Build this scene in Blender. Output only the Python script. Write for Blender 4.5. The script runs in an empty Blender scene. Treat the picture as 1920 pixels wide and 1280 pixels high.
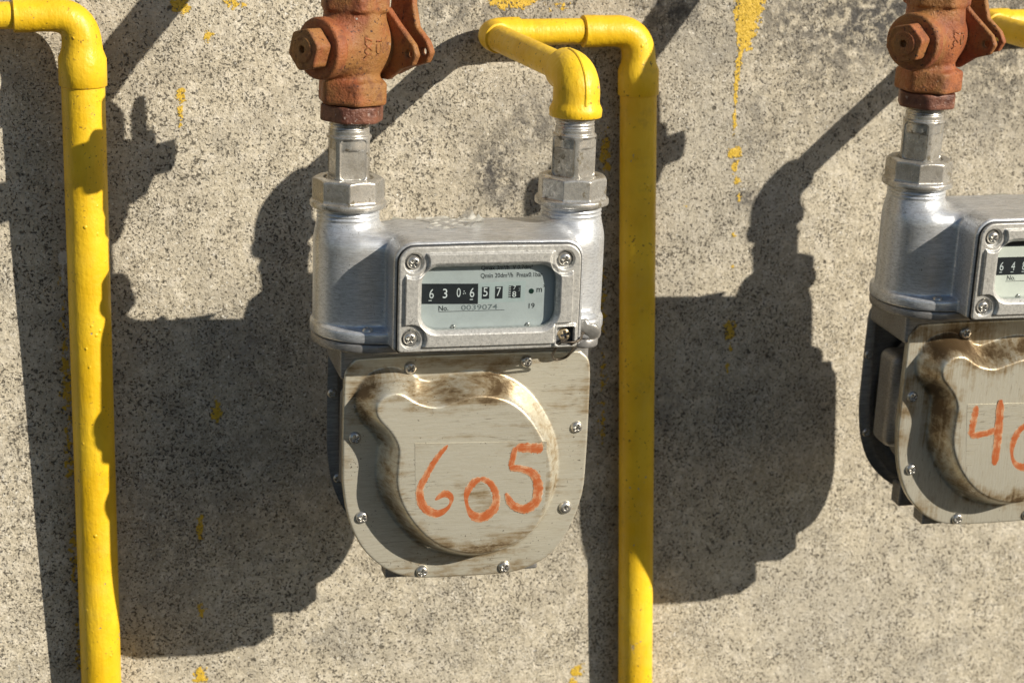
import bpy, bmesh, math, random
import numpy as np
from mathutils import Matrix, Vector
random.seed(7); rng = np.random.default_rng(7)
scene = bpy.context.scene
MM = 0.001

# ------------------------------------------------------------------ camera
PSI, TH = 0.2902046, 0.2595525
CAM = Vector((-0.350, -1.124, 1.500))
fw = Vector((math.sin(PSI)*math.cos(TH), math.cos(PSI)*math.cos(TH), -math.sin(TH)))
rt = Vector((math.cos(PSI), -math.sin(PSI), 0)); up = rt.cross(fw)
cd = bpy.data.cameras.new("camera"); cam = bpy.data.objects.new("camera", cd)
scene.collection.objects.link(cam); scene.camera = cam
mw = Matrix((rt, up, -fw)).transposed().to_4x4(); mw.translation = CAM
cam.matrix_world = mw
cd.sensor_width = 36; cd.lens = 3442.86/1920*36; cd.clip_start = 0.05; cd.clip_end = 200
cd.dof.use_dof = True; cd.dof.focus_distance = 1.02; cd.dof.aperture_fstop = 13

# ------------------------------------------------------------------ sun and sky
SUN = Vector((1.0, -1.0, 0.645)).normalized()           # towards the sun
sd = bpy.data.lights.new("sun", 'SUN'); sd.energy = 4.9; sd.angle = math.radians(0.53); sd.color = (1.0, 0.92, 0.78)
so = bpy.data.objects.new("sun", sd); scene.collection.objects.link(so)
so.rotation_euler = SUN.to_track_quat('Z', 'Y').to_euler(); so.location = (1.5, -1.5, 3)
w = bpy.data.worlds.new("World"); scene.world = w; w.use_nodes = True
wn = w.node_tree; bg = wn.nodes["Background"]
sky = wn.nodes.new("ShaderNodeTexSky"); sky.sky_type = 'NISHITA'; sky.sun_disc = False
sky.sun_elevation = math.asin(SUN.z); sky.sun_rotation = math.atan2(SUN.x, SUN.y)
sky.air_density = 1.0; sky.dust_density = 0.4; sky.ozone_density = 2.0
wn.links.new(sky.outputs[0], bg.inputs[0]); bg.inputs[1].default_value = 0.06
scene.view_settings.view_transform = 'Standard'; scene.view_settings.look = 'None'
scene.view_settings.exposure = 0.25; scene.view_settings.gamma = 1.0
scene.render.resolution_x = 1024; scene.render.resolution_y = 682

# ------------------------------------------------------------------ material helpers
class NT:
    def __init__(s, name):
        s.m = bpy.data.materials.new(name); s.m.use_nodes = True
        s.t = s.m.node_tree; s.b = s.t.nodes["Principled BSDF"]
        oi = s.t.nodes.new('ShaderNodeObjectInfo'); va = s.t.nodes.new('ShaderNodeVectorMath'); va.operation = 'MULTIPLY_ADD'   # each piece gets its own stretch of the pattern
        s.t.links.new(oi.outputs['Random'], va.inputs[0]); va.inputs[1].default_value = (3.7, 5.1, 4.3)
        s.t.links.new(s.t.nodes.new("ShaderNodeTexCoord").outputs['Object'], va.inputs[2]); s.co = va.outputs[0]
    def new(s, typ, **kw):
        n = s.t.nodes.new("ShaderNode" + typ)
        for k, v in kw.items(): setattr(n, k, v)
        return n
    def put(s, sock, v):
        if isinstance(v, bpy.types.NodeSocket): s.t.links.new(v, sock)
        else: sock.default_value = v
    def noise(s, scale, detail=4, rough=0.6, vec=None, dist=0.0, stretch=None):
        v = vec if vec is not None else s.co
        if stretch:
            mp = s.new("Mapping"); s.put(mp.inputs[0], v); mp.inputs['Scale'].default_value = stretch; v = mp.outputs[0]
        n = s.new("TexNoise"); s.put(n.inputs['Vector'], v)
        n.inputs['Scale'].default_value = scale; n.inputs['Detail'].default_value = detail
        n.inputs['Roughness'].default_value = rough; n.inputs['Distortion'].default_value = dist
        return n.outputs['Fac']
    def voro(s, scale, feature='F1', rand=1.0, vec=None):
        n = s.new("TexVoronoi", feature=feature); s.put(n.inputs['Vector'], vec if vec is not None else s.co)
        n.inputs['Scale'].default_value = scale; n.inputs['Randomness'].default_value = rand
        return n
    def ramp(s, fac, a, b, va=0.0, vb=1.0):
        n = s.new("MapRange", interpolation_type='SMOOTHSTEP'); s.put(n.inputs[0], fac)
        n.inputs[1].default_value = a; n.inputs[2].default_value = b
        n.inputs[3].default_value = va; n.inputs[4].default_value = vb
        return n.outputs[0]
    def math(s, op, a, b=0.0, clamp=False):
        n = s.new("Math", operation=op, use_clamp=clamp); s.put(n.inputs[0], a); s.put(n.inputs[1], b)
        return n.outputs[0]
    def mix(s, fac, a, b, blend='MIX'):
        n = s.new("Mix", data_type='RGBA', blend_type=blend)
        s.put(n.inputs[0], fac)
        for i, v in ((6, a), (7, b)):
            s.put(n.inputs[i], v if isinstance(v, bpy.types.NodeSocket) else (*v, 1.0))
        return n.outputs[2]
    def bump(s, h, dist, strength=1.0, normal=None):
        n = s.new("Bump"); n.inputs['Strength'].default_value = strength; n.inputs['Distance'].default_value = dist
        s.put(n.inputs['Height'], h)
        if normal is not None: s.put(n.inputs['Normal'], normal)
        return n.outputs[0]
    def attr(s, name):
        n = s.new("Attribute"); n.attribute_name = name; return n.outputs['Fac']
    def sep(s, i, vec=None):
        n = s.new("SeparateXYZ"); s.put(n.inputs[0], vec if vec is not None else s.co); return n.outputs[i]
    def out(s, color=None, rough=None, metal=None, normal=None, **kw):
        if color is not None: s.put(s.b.inputs['Base Color'], color if isinstance(color, bpy.types.NodeSocket) else (*color, 1))
        if rough is not None: s.put(s.b.inputs['Roughness'], rough)
        if metal is not None: s.put(s.b.inputs['Metallic'], metal)
        if normal is not None: s.put(s.b.inputs['Normal'], normal)
        for k, v in kw.items(): s.put(s.b.inputs[k], v)
        return s.m

def concrete():
    k = NT("rough_concrete")
    big = k.noise(6, 4); mid = k.noise(60, 5, 0.65); grain = k.noise(300, 4, 0.75); fine = k.noise(1300, 2, 0.6)
    c = k.mix(k.ramp(grain, 0.34, 0.66), (0.455, 0.40, 0.30), (0.67, 0.605, 0.48))
    c = k.mix(k.ramp(k.noise(130, 4, 0.7), 0.48, 0.66, 0, 0.75), c, (0.74, 0.68, 0.57))
    c = k.mix(k.ramp(mid, 0.44, 0.66, 0, 0.45), c, (0.37, 0.33, 0.26))
    c = k.mix(k.ramp(big, 0.42, 0.68, 0, 0.42), c, (0.36, 0.34, 0.30))
    c = k.mix(k.ramp(k.noise(16, 5, 0.7), 0.54, 0.70, 0, 0.45), c, (0.27, 0.255, 0.225))
    # dark sand grains and pits: small, irregular, gathered in drifts
    drift = k.ramp(k.noise(45, 4, 0.7), 0.33, 0.66)
    n1 = k.math('ADD', k.noise(620, 1, 0.5), k.math('MULTIPLY', drift, 0.075))
    s1 = k.ramp(n1, 0.655, 0.71)
    n2 = k.math('ADD', k.noise(360, 2, 0.6, dist=0.5), k.math('MULTIPLY', drift, 0.06))
    s2 = k.ramp(n2, 0.705, 0.755)
    n3 = k.math('ADD', k.noise(900, 1, 0.5), k.math('MULTIPLY', drift, 0.09))
    s3 = k.math('MULTIPLY', k.ramp(n3, 0.64, 0.72), 0.55)
    v2 = k.voro(105); big_pit = k.math('MULTIPLY', k.ramp(k.math('ADD', v2.outputs['Distance'], k.math('MULTIPLY', k.math('SUBTRACT', k.noise(500, 2), 0.5), 0.35)), 0.06, 0.20, 1, 0), k.ramp(k.noise(48, 2), 0.57, 0.62))
    pits = k.math('MAXIMUM', k.math('MAXIMUM', s1, s2), big_pit)
    c = k.mix(s3, c, (0.13, 0.11, 0.08))
    c = k.mix(k.math('MULTIPLY', pits, 0.82), c, (0.07, 0.06, 0.045))
    lg = k.ramp(k.noise(560, 1, 0.5), 0.69, 0.74)
    c = k.mix(k.math('MULTIPLY', lg, 0.8), c, (0.86, 0.84, 0.78))
    soot = k.math('MULTIPLY', k.attr('soot'), k.ramp(k.noise(110, 5, 0.75), 0.38, 0.58, 0.10, 1.0))
    c = k.mix(k.math('MULTIPLY', soot, 1.0, True), c, (0.085, 0.080, 0.075))
    pm = k.math('ADD', k.attr('paint'), k.math('MULTIPLY', k.math('SUBTRACT', k.noise(230, 3, 0.65), 0.42), 1.25))
    pm = k.math('SUBTRACT', pm, k.math('MULTIPLY', pits, 0.4))
    pmask = k.ramp(pm, 0.47, 0.55)
    c = k.mix(pmask, c, k.mix(grain, (0.50, 0.31, 0.015), (0.80, 0.54, 0.06)))
    wm = k.math('ADD', k.attr('white'), k.math('MULTIPLY', k.math('SUBTRACT', k.noise(500, 2), 0.5), 0.9))
    c = k.mix(k.ramp(wm, 0.48, 0.56), c, (0.72, 0.70, 0.64))
    h = k.math('ADD', k.math('MULTIPLY', grain, 0.7), k.math('MULTIPLY', mid, 1.0))
    h = k.math('ADD', h, k.math('MULTIPLY', fine, 0.15))
    h = k.math('SUBTRACT', h, k.math('MULTIPLY', k.math('ADD', pits, k.math('MULTIPLY', s3, 0.5)), 0.6))
    h = k.math('ADD', h, k.math('MULTIPLY', pmask, 0.25))
    return k.out(c, k.ramp(pmask, 0, 1, 0.92, 0.5), 0.0, k.bump(h, 0.0017))

def yellow_paint():
    k = NT("yellow_pipe_paint")
    n = k.noise(90, 4); d = k.noise(420, 3, 0.7)
    c = k.mix(k.ramp(k.noise(25, 3), 0.35, 0.7), (0.78, 0.475, 0.010), (0.90, 0.585, 0.024))
    c = k.mix(k.ramp(k.noise(14, 5, 0.7), 0.52, 0.72, 0, 0.35), c, (0.80, 0.57, 0.10))
    specks = k.math('MULTIPLY', k.ramp(k.noise(480, 1), 0.66, 0.72), k.ramp(k.noise(40, 3), 0.46, 0.60))
    c = k.mix(k.math('MULTIPLY', specks, 0.85), c, (0.20, 0.10, 0.02))
    dirt = k.ramp(k.noise(55, 6, 0.75), 0.56, 0.76)
    c = k.mix(k.math('MULTIPLY', dirt, 0.40), c, (0.38, 0.22, 0.03))
    chip = k.math('MULTIPLY', k.ramp(k.noise(120, 4, 0.7), 0.665, 0.685), k.ramp(k.noise(16, 2), 0.52, 0.60))
    c = k.mix(chip, c, (0.34, 0.31, 0.26))
    v = k.voro(150); drip = k.math('MULTIPLY', k.ramp(v.outputs['Distance'], 0.05, 0.22, 1, 0), k.ramp(k.noise(70, 2), 0.53, 0.60))
    run = k.noise(60, 3, 0.6, stretch=(2.5, 2.5, 0.35))
    h = k.math('ADD', k.math('MULTIPLY', n, 0.7), k.math('ADD', k.math('MULTIPLY', d, 0.28), k.math('MULTIPLY', drip, 0.6)))
    h = k.math('ADD', h, k.math('MULTIPLY', run, 0.7)); h = k.math('SUBTRACT', h, k.math('MULTIPLY', chip, 0.5))
    return k.out(c, k.ramp(k.noise(120, 3), 0.3, 0.7, 0.38, 0.55), 0.0, k.bump(h, 0.0009, 0.9))

def red_primer():
    k = NT("red_oxide_paint")
    c = k.mix(k.ramp(k.noise(45, 4), 0.35, 0.65), (0.225, 0.060, 0.022), (0.35, 0.112, 0.036))
    c = k.mix(k.ramp(k.noise(30, 4, 0.65), 0.40, 0.64, 0, 0.85), c, (0.31, 0.150, 0.042))
    c = k.mix(k.math('MULTIPLY', k.ramp(k.noise(75, 5, 0.75), 0.52, 0.66), 0.6), c, (0.13, 0.045, 0.025))
    specks = k.ramp(k.noise(600, 1), 0.64, 0.70)
    c = k.mix(k.math('MULTIPLY', specks, k.ramp(k.noise(90, 2), 0.42, 0.6)), c, (0.035, 0.015, 0.012))
    chips = k.math('MULTIPLY', k.ramp(k.noise(260, 3), 0.70, 0.73), k.ramp(k.noise(35, 2), 0.50, 0.58))
    c = k.mix(chips, c, (0.42, 0.40, 0.36))
    h = k.math('ADD', k.noise(350, 4, 0.7), k.math('MULTIPLY', k.noise(60, 3), 0.8))
    return k.out(c, k.ramp(k.noise(150, 3), 0.3, 0.7, 0.50, 0.75), 0.0, k.bump(h, 0.0011))

def rusty_brown():
    k = NT("rusty_brown_iron")
    c = k.mix(k.ramp(k.noise(120, 4), 0.35, 0.65), (0.10, 0.035, 0.022), (0.22, 0.09, 0.055))
    c = k.mix(k.ramp(k.noise(400, 2), 0.64, 0.70, 0, 0.8), c, (0.40, 0.30, 0.26))
    return k.out(c, 0.5, 0.1, k.bump(k.noise(300, 4), 0.0010))

def silver(name, base=(0.58, 0.57, 0.55), metal=0.65, rough=(0.30, 0.48), dirt=(0.17, 0.13, 0.08), amount=0.35, chip=0.0, stretch=(0.25, 1, 2.6), scr=900, bumpd=0.00016):
    k = NT(name)
    streak = k.noise(scr*0.55, 5, 0.75, stretch=stretch)
    cloud = k.noise(28, 5, 0.65)
    c = k.mix(k.ramp(streak, 0.36, 0.62), tuple(x*0.64 for x in base), base)
    c = k.mix(k.math('MULTIPLY', k.ramp(cloud, 0.47, 0.72), amount), c, dirt)
    dk = k.math('MULTIPLY', k.ramp(k.noise(scr*0.6, 3, 0.7, stretch=stretch), 0.62, 0.72), k.ramp(k.noise(40, 3), 0.45, 0.62))
    c = k.mix(k.math('MULTIPLY', dk, 0.65), c, (0.10, 0.085, 0.065))
    spk = k.math('MULTIPLY', k.ramp(k.noise(900, 1), 0.70, 0.74), k.ramp(k.noise(60, 2), 0.48, 0.60))
    c = k.mix(k.math('MULTIPLY', spk, 0.8), c, (0.05, 0.04, 0.03))
    mt = metal
    if chip > 0:
        ch = k.math('MULTIPLY', k.ramp(k.noise(190, 5, 0.75), 0.575, 0.60), k.ramp(k.noise(50, 2), 0.62-chip, 0.70-chip))
        c = k.mix(ch, c, (0.19, 0.165, 0.12)); mt = k.math('SUBTRACT', metal, k.math('MULTIPLY', ch, metal*0.6))
    h = k.math('ADD', k.math('MULTIPLY', streak, 0.7), k.math('MULTIPLY', k.noise(700, 3), 0.5))
    return k.out(c, k.ramp(streak, 0.3, 0.7, rough[1], rough[0]), mt, k.bump(h, bumpd))

def cover_metal(name, vertical=False):
    k = NT(name)
    mp = k.new('Mapping'); k.put(mp.inputs[0], k.co); mp.inputs['Location'].default_value = (3.1, 0, 7.7) if vertical else (0, 0, 0); k.co = mp.outputs[0]
    st = (2.8, 1, 0.22) if vertical else (0.22, 1, 2.8)
    streak = k.noise(430, 5, 0.75, stretch=st, dist=0.4); streak2 = k.noise(120, 4, 0.65, stretch=st, dist=0.6)
    base = k.mix(k.ramp(streak, 0.34, 0.66), (0.55, 0.515, 0.415), (0.66, 0.63, 0.53))
    wear_tone = k.math('MULTIPLY', k.attr('wear_tone'), k.ramp(k.noise(24, 7, 0.78, dist=0.8, stretch=(0.8, 1, 1.4)), 0.36, 0.60, 0.45, 1.2))                                     # brown on the dome's side walls, stronger to the left, plus edge stains
    g = k.math('ADD', k.math('MULTIPLY', wear_tone, 0.62), k.math('MULTIPLY', k.math('SUBTRACT', k.noise(26, 6, 0.75, stretch=(0.7, 1, 1.2)), 0.48), 2.1))
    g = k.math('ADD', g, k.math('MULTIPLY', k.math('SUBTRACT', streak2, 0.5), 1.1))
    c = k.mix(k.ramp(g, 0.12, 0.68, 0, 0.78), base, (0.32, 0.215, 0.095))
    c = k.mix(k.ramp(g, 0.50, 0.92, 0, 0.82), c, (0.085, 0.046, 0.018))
    scr = k.math('MULTIPLY', k.ramp(k.noise(420, 3, 0.6, stretch=(0.16, 1, 2.2) if not vertical else (2.2, 1, 0.16), dist=0.8), 0.61, 0.68), k.ramp(k.noise(30, 3), 0.43, 0.57))
    c = k.mix(k.math('MULTIPLY', scr, 0.5), c, (0.12, 0.072, 0.028))
    spk = k.math('MULTIPLY', k.ramp(k.noise(760, 1), 0.70, 0.74), k.ramp(k.noise(45, 2), 0.47, 0.60))
    c = k.mix(k.math('MULTIPLY', spk, 0.8), c, (0.05, 0.03, 0.018))
    h = k.math('ADD', k.math('MULTIPLY', streak, 0.6), k.math('MULTIPLY', k.noise(500, 3), 0.3))
    return k.out(c, k.ramp(streak, 0.3, 0.7, 0.44, 0.31), 0.48, k.bump(h, 0.00014))

def plain(name, col, rough=0.5, metal=0.0, bs=400, bd=0.0001, var=0.12):
    k = NT(name); n = k.noise(bs*0.3, 4)
    c = k.mix(k.ramp(n, 0.35, 0.65), tuple(x*(1-var) for x in col), tuple(min(1, x*(1+var)) for x in col))
    return k.out(c, rough, metal, k.bump(k.noise(bs, 3), bd))

def stroke_paint():
    k = NT("orange_brush_paint")
    uv = k.new("TexCoord").outputs['UV']
    s = k.noise(1.0, 4, 0.75, vec=uv, stretch=(0.35, 9.0, 1)); s2 = k.noise(0.8, 3, 0.6, vec=uv, stretch=(0.7, 0.8, 1)); s3 = k.noise(60, 4, 0.7)
    f = k.math('ADD', k.math('MULTIPLY', s, 0.8), k.math('ADD', k.math('MULTIPLY', s2, 0.75), k.math('MULTIPLY', s3, 0.35)))
    f = k.math('ADD', f, k.math('MULTIPLY', k.attr('edge'), k.math('MULTIPLY', k.noise(160, 3, 0.7), 0.32)))
    c = k.mix(k.ramp(f, 0.90, 1.22), (0.40, 0.10, 0.028), (0.53, 0.30, 0.165))
    c = k.mix(k.ramp(f, 1.15, 1.30, 0, 0.95), c, (0.56, 0.53, 0.45))
    return k.out(c, 0.45, 0.0, k.bump(s, 0.00008))

def glass_mat():
    k = NT("meter_glass")
    g = k.new("BsdfGlossy"); g.inputs['Roughness'].default_value = 0.06
    t = k.new("BsdfTransparent"); t.inputs[0].default_value = (0.90, 0.93, 0.94, 1)
    fr = k.new("LayerWeight"); fr.inputs[0].default_value = 0.5
    f = k.math('ADD', k.math('MULTIPLY', k.math('POWER', fr.outputs['Facing'], 4.0), 0.5), 0.035)
    mx = k.new("MixShader"); k.put(mx.inputs[0], f); k.put(mx.inputs[1], t.outputs[0]); k.put(mx.inputs[2], g.outputs[0])
    o = k.t.nodes["Material Output"]; k.t.links.new(mx.outputs[0], o.inputs[0])
    return k.m

def film_mat():
    k = NT("clear_plastic_film")
    k.out((0.75, 0.74, 0.68), 0.18, 0.0); t = k.new("BsdfTransparent"); mx = k.new("MixShader")
    k.put(mx.inputs[0], k.ramp(k.noise(150, 4), 0.35, 0.65, 0.45, 0.85)); k.put(mx.inputs[1], t.outputs[0]); k.put(mx.inputs[2], k.b.outputs[0])
    k.t.links.new(mx.outputs[0], k.t.nodes["Material Output"].inputs[0]); return k.m

MT = dict(concrete=concrete(), yellow=yellow_paint(), red=red_primer(), rust=rusty_brown(),
    casting=silver("silver_painted_casting", (0.70, 0.72, 0.75), 0.5, (0.26, 0.42), (0.30, 0.26, 0.18), 0.35),
    bezel=silver("die_cast_bezel", (0.66, 0.65, 0.62), 0.5, (0.34, 0.52), (0.26, 0.24, 0.2), 0.22, stretch=(1, 1, 1), bumpd=0.00022),
    nut=silver("worn_silver_nut", (0.62, 0.60, 0.56), 0.65, (0.24, 0.40), (0.17, 0.135, 0.08), 0.7, chip=0.16, stretch=(1, 1, 1), bumpd=0.00014),
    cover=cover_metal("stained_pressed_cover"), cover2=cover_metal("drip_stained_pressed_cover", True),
    lower=silver("grey_lower_casing", (0.36, 0.35, 0.34), 0.5, (0.38, 0.55), (0.14, 0.12, 0.09), 0.35),
    screw=plain("zinc_screw", (0.56, 0.54, 0.50), 0.30, 0.8), brass=plain("dull_seal_screw", (0.34, 0.27, 0.17), 0.4, 0.4),
    dial=plain("grey_dial_plate", (0.52, 0.53, 0.515), 0.5, var=0.04), dialw=plain("white_dial_plate", (0.90, 0.87, 0.76), 0.5, var=0.04),
    dpanel=plain("pale_counter_surround", (0.50, 0.54, 0.52), 0.5, var=0.04),
    black=plain("black_print", (0.018, 0.02, 0.024), 0.5), white=plain("white_print", (0.78, 0.78, 0.76), 0.5), faint=plain("stamped_digits", (0.20, 0.22, 0.22), 0.5),
    green=plain("dark_green_dot", (0.01, 0.035, 0.025), 0.4), lead=plain("lead", (0.34, 0.33, 0.31), 0.36, 0.5, 300, 0.0004), wire=plain("rusty_wire", (0.10, 0.08, 0.06), 0.45, 0.5),
    stroke=stroke_paint(), glass=glass_mat(), film=film_mat(),
    tape=cover_metal("taped_cover_face"),
    flake=plain("grey_paper_remnant", (0.36, 0.36, 0.31), 0.6, 0, 200, 0.0006))

# ------------------------------------------------------------------ mesh helpers (all lengths in mm)
COL = scene.collection
def mesh_obj(name, V, F, m, parent=None, smooth=True):
    me = bpy.data.meshes.new(name)
    me.from_pydata((np.asarray(V, float)*MM).tolist(), [], [list(map(int, f)) for f in F]); me.update()
    if smooth: me.polygons.foreach_set("use_smooth", [True]*len(me.polygons))
    me.materials.append(m)
    return link(name, me, parent)
def link(name, me, parent=None):
    o = bpy.data.objects.new(name, me); COL.objects.link(o)
    if parent is not None: o.parent = parent
    return o
def empty(name, mat4, label, cat, group=None):
    o = bpy.data.objects.new(name, None); COL.objects.link(o); o.matrix_world = mat4; o.empty_display_size = 0.02
    return tag(o, label, cat, group)
def tag(o, label, cat, group=None):
    o['label'] = label; o['category'] = cat
    if group: o['group'] = group
    return o
def copy_tree(o, parent=None):
    c = o.copy(); COL.objects.link(c)
    if parent is not None: c.parent = parent
    for ch in list(o.children): copy_tree(ch, c)
    return c
def sharp(o, deg=35):
    o.data.set_sharp_from_angle(angle=math.radians(deg)); return o

def smin(a, b, k):
    h = np.clip(0.5+0.5*(b-a)/k, 0, 1); return b+(a-b)*h-k*h*(1-h)
def smax(a, b, k): return -smin(-a, -b, k)
def box2(x, y, cx, cy, hx, hy, r=0.0):
    qx, qy = np.abs(x-cx)-hx+r, np.abs(y-cy)-hy+r
    return np.hypot(np.maximum(qx, 0), np.maximum(qy, 0))+np.minimum(np.maximum(qx, qy), 0)-r
def box3(x, y, z, lo, hi, r=0.5):
    c = [(a+b)/2 for a, b in zip(lo, hi)]; h = [(b-a)/2 for a, b in zip(lo, hi)]
    q = [np.abs(v-c[i])-h[i]+r for i, v in enumerate((x, y, z))]
    return np.sqrt(sum(np.maximum(v, 0)**2 for v in q))+np.minimum(np.maximum(np.maximum(q[0], q[1]), q[2]), 0)-r
def slab(v, lo, hi): return np.maximum(lo-v, v-hi)
def stad(x, y, hx, r, cy=0.0):
    return np.hypot(np.maximum(np.abs(x)-hx, 0), y-cy)-r
def ngon(x, y, n, r, rot):
    a = np.arctan2(y, x)-rot; s = 2*math.pi/n
    a = np.mod(a+s/2, s)-s/2
    return np.hypot(x, y)*np.cos(np.mod(a+s/2+s/2, s)-s/2)-r*math.cos(math.pi/n) if False else np.max([x*math.cos(rot+(i+.5)*s)+y*math.sin(rot+(i+.5)*s) for i in range(n)], axis=0)-r*math.cos(math.pi/n)
def sdf_obj(name, f, lo, hi, h, m, parent=None, newton=4, smooth=0):
    n = [int(math.ceil((b-a)/h))+1 for a, b in zip(lo, hi)]
    ax = [a+np.arange(k)*h for a, k in zip(lo, n)]
    X, Y, Z = np.meshgrid(*ax, indexing='ij'); D = f(X, Y, Z); ins = D < 0
    c = [ins[i:n[0]-1+i, j:n[1]-1+j, k:n[2]-1+k] for i in (0, 1) for j in (0, 1) for k in (0, 1)]
    s = sum(q.astype(np.int8) for q in c); act = (s > 0) & (s < 8)
    idx = -np.ones(act.shape, int); I = np.argwhere(act); idx[act] = np.arange(len(I))
    V = (I+0.5)*h+np.array(lo); e = h*0.05
    for _ in range(newton):
        x, y, z = V.T; d = f(x, y, z)
        g = np.stack([f(x+e, y, z)-f(x-e, y, z), f(x, y+e, z)-f(x, y-e, z), f(x, y, z+e)-f(x, y, z-e)], 1)/(2*e)
        st = (d/np.maximum((g*g).sum(1), 0.05))[:, None]*g
        ln = np.linalg.norm(st, axis=1, keepdims=True); V = V-st*np.minimum(1, h*0.6/np.maximum(ln, 1e-9))
    Q = []
    for a in range(3):
        b, d_ = [(1, 2), (2, 0), (0, 1)][a]
        sl0 = [slice(None)]*3; sl1 = [slice(None)]*3; sl0[a] = slice(0, -1); sl1[a] = slice(1, None)
        A, B = ins[tuple(sl0)], ins[tuple(sl1)]
        for flip, M_ in ((False, A & ~B), (True, ~A & B)):
            P = np.argwhere(M_); P = P[(P[:, b] > 0) & (P[:, d_] > 0) & (P[:, b] < n[b]-1) & (P[:, d_] < n[d_]-1)]
            eb = np.zeros(3, int); eb[b] = 1; ed = np.zeros(3, int); ed[d_] = 1
            q = np.stack([idx[tuple((P-eb-ed).T)], idx[tuple((P-ed).T)], idx[tuple(P.T)], idx[tuple((P-eb).T)]], 1)
            Q.append(q[:, ::-1] if flip else q)
    Q = np.concatenate(Q)
    for _ in range(smooth):
        A = np.zeros_like(V); cnt = np.zeros(len(V))
        for i in range(4):
            np.add.at(A, Q[:, i], V[Q[:, (i+1) % 4]]+V[Q[:, i-1]]); np.add.at(cnt, Q[:, i], 2)
        V = V*0.5+0.5*A/np.maximum(cnt, 1)[:, None]
    me = bpy.data.meshes.new(name); me.vertices.add(len(V)); me.vertices.foreach_set("co", (V*MM).ravel())
    me.loops.add(Q.size); me.loops.foreach_set("vertex_index", Q.ravel()); me.polygons.add(len(Q))
    me.polygons.foreach_set("loop_start", np.arange(0, Q.size, 4)); me.polygons.foreach_set("loop_total", np.full(len(Q), 4))
    me.update(calc_edges=True); me.validate(); me.polygons.foreach_set("use_smooth", [True]*len(Q)); me.materials.append(m)
    return link(name, me, parent)

def tube(name, pts, rad, m, parent=None, seg=28, caps=True):
    P = [Vector(p) for p in pts]; n = len(P); R = rad if hasattr(rad, '__len__') else [rad]*n
    T = [(P[min(i+1, n-1)]-P[max(i-1, 0)]).normalized() for i in range(n)]
    for i in range(n):                                   # coincident points (steps in radius) borrow a tangent
        if T[i].length < 0.5: T[i] = T[i-1]
    u = T[0].orthogonal().normalized(); V = []; F = []
    for i in range(n):
        u = (u-T[i]*u.dot(T[i])).normalized(); v = T[i].cross(u)
        for j in range(seg):
            a = 2*math.pi*j/seg; V.append(P[i]+(u*math.cos(a)+v*math.sin(a))*R[i])
    for i in range(n-1):
        for j in range(seg):
            k = (j+1) % seg; F.append((i*seg+j, i*seg+k, (i+1)*seg+k, (i+1)*seg+j))
    if caps: F.append(list(range(seg))[::-1]); F.append([(n-1)*seg+j for j in range(seg)])
    return sharp(mesh_obj(name, V, F, m, parent), 50)
def lathe(name, prof, m, parent=None, seg=48, at=(0, 0, 0)):
    V = []; F = []
    for r, z in prof:
        for j in range(seg):
            a = 2*math.pi*j/seg; V.append((at[0]+r*math.cos(a), at[1]+r*math.sin(a), at[2]+z))
    for i in range(len(prof)-1):
        for j in range(seg):
            k = (j+1) % seg; F.append((i*seg+j, i*seg+k, (i+1)*seg+k, (i+1)*seg+j))
    F.append(list(range(seg))[::-1]); F.append([(len(prof)-1)*seg+j for j in range(seg)])
    return mesh_obj(name, V, F, m, parent)
def thread(z0, z1, r, pitch=1.8, dep=0.7):
    p = []; z = z0
    while z < z1-pitch*0.5:
        p += [(r-dep, z), (r, z+pitch*0.35), (r, z+pitch*0.6), (r-dep, z+pitch*0.95)]; z += pitch
    return p
def arc(c, a0, a1, n, f): return [f(c, a0+(a1-a0)*i/n) for i in range(n+1)]

def poly_sdf(px, py, poly):
    poly = np.asarray(poly, float); d = np.full(px.shape, 1e9); s = np.ones(px.shape)
    for i in range(len(poly)):
        a, b = poly[i], poly[i-1]; e = b-a; wx, wy = px-a[0], py-a[1]
        t = np.clip((wx*e[0]+wy*e[1])/(e@e), 0, 1); d = np.minimum(d, (wx-e[0]*t)**2+(wy-e[1]*t)**2)
        c1, c2, c3 = py >= a[1], py < b[1], e[0]*wy > e[1]*wx
        s = np.where((c1 & c2 & c3) | (~c1 & ~c2 & ~c3), -s, s)
    return s*np.sqrt(d)
def ray_to(f2, c, ang, rmax=140):
    """distance from c along each angle to the zero of a 2-D sdf"""
    lo = np.zeros(len(ang)); hi = np.full(len(ang), float(rmax)); dx, dy = np.cos(ang), np.sin(ang)
    for _ in range(40):
        mid = (lo+hi)/2; ins = f2(c[0]+dx*mid, c[1]+dy*mid) < 0
        lo = np.where(ins, mid, lo); hi = np.where(ins, hi, mid)
    return (lo+hi)/2
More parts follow.
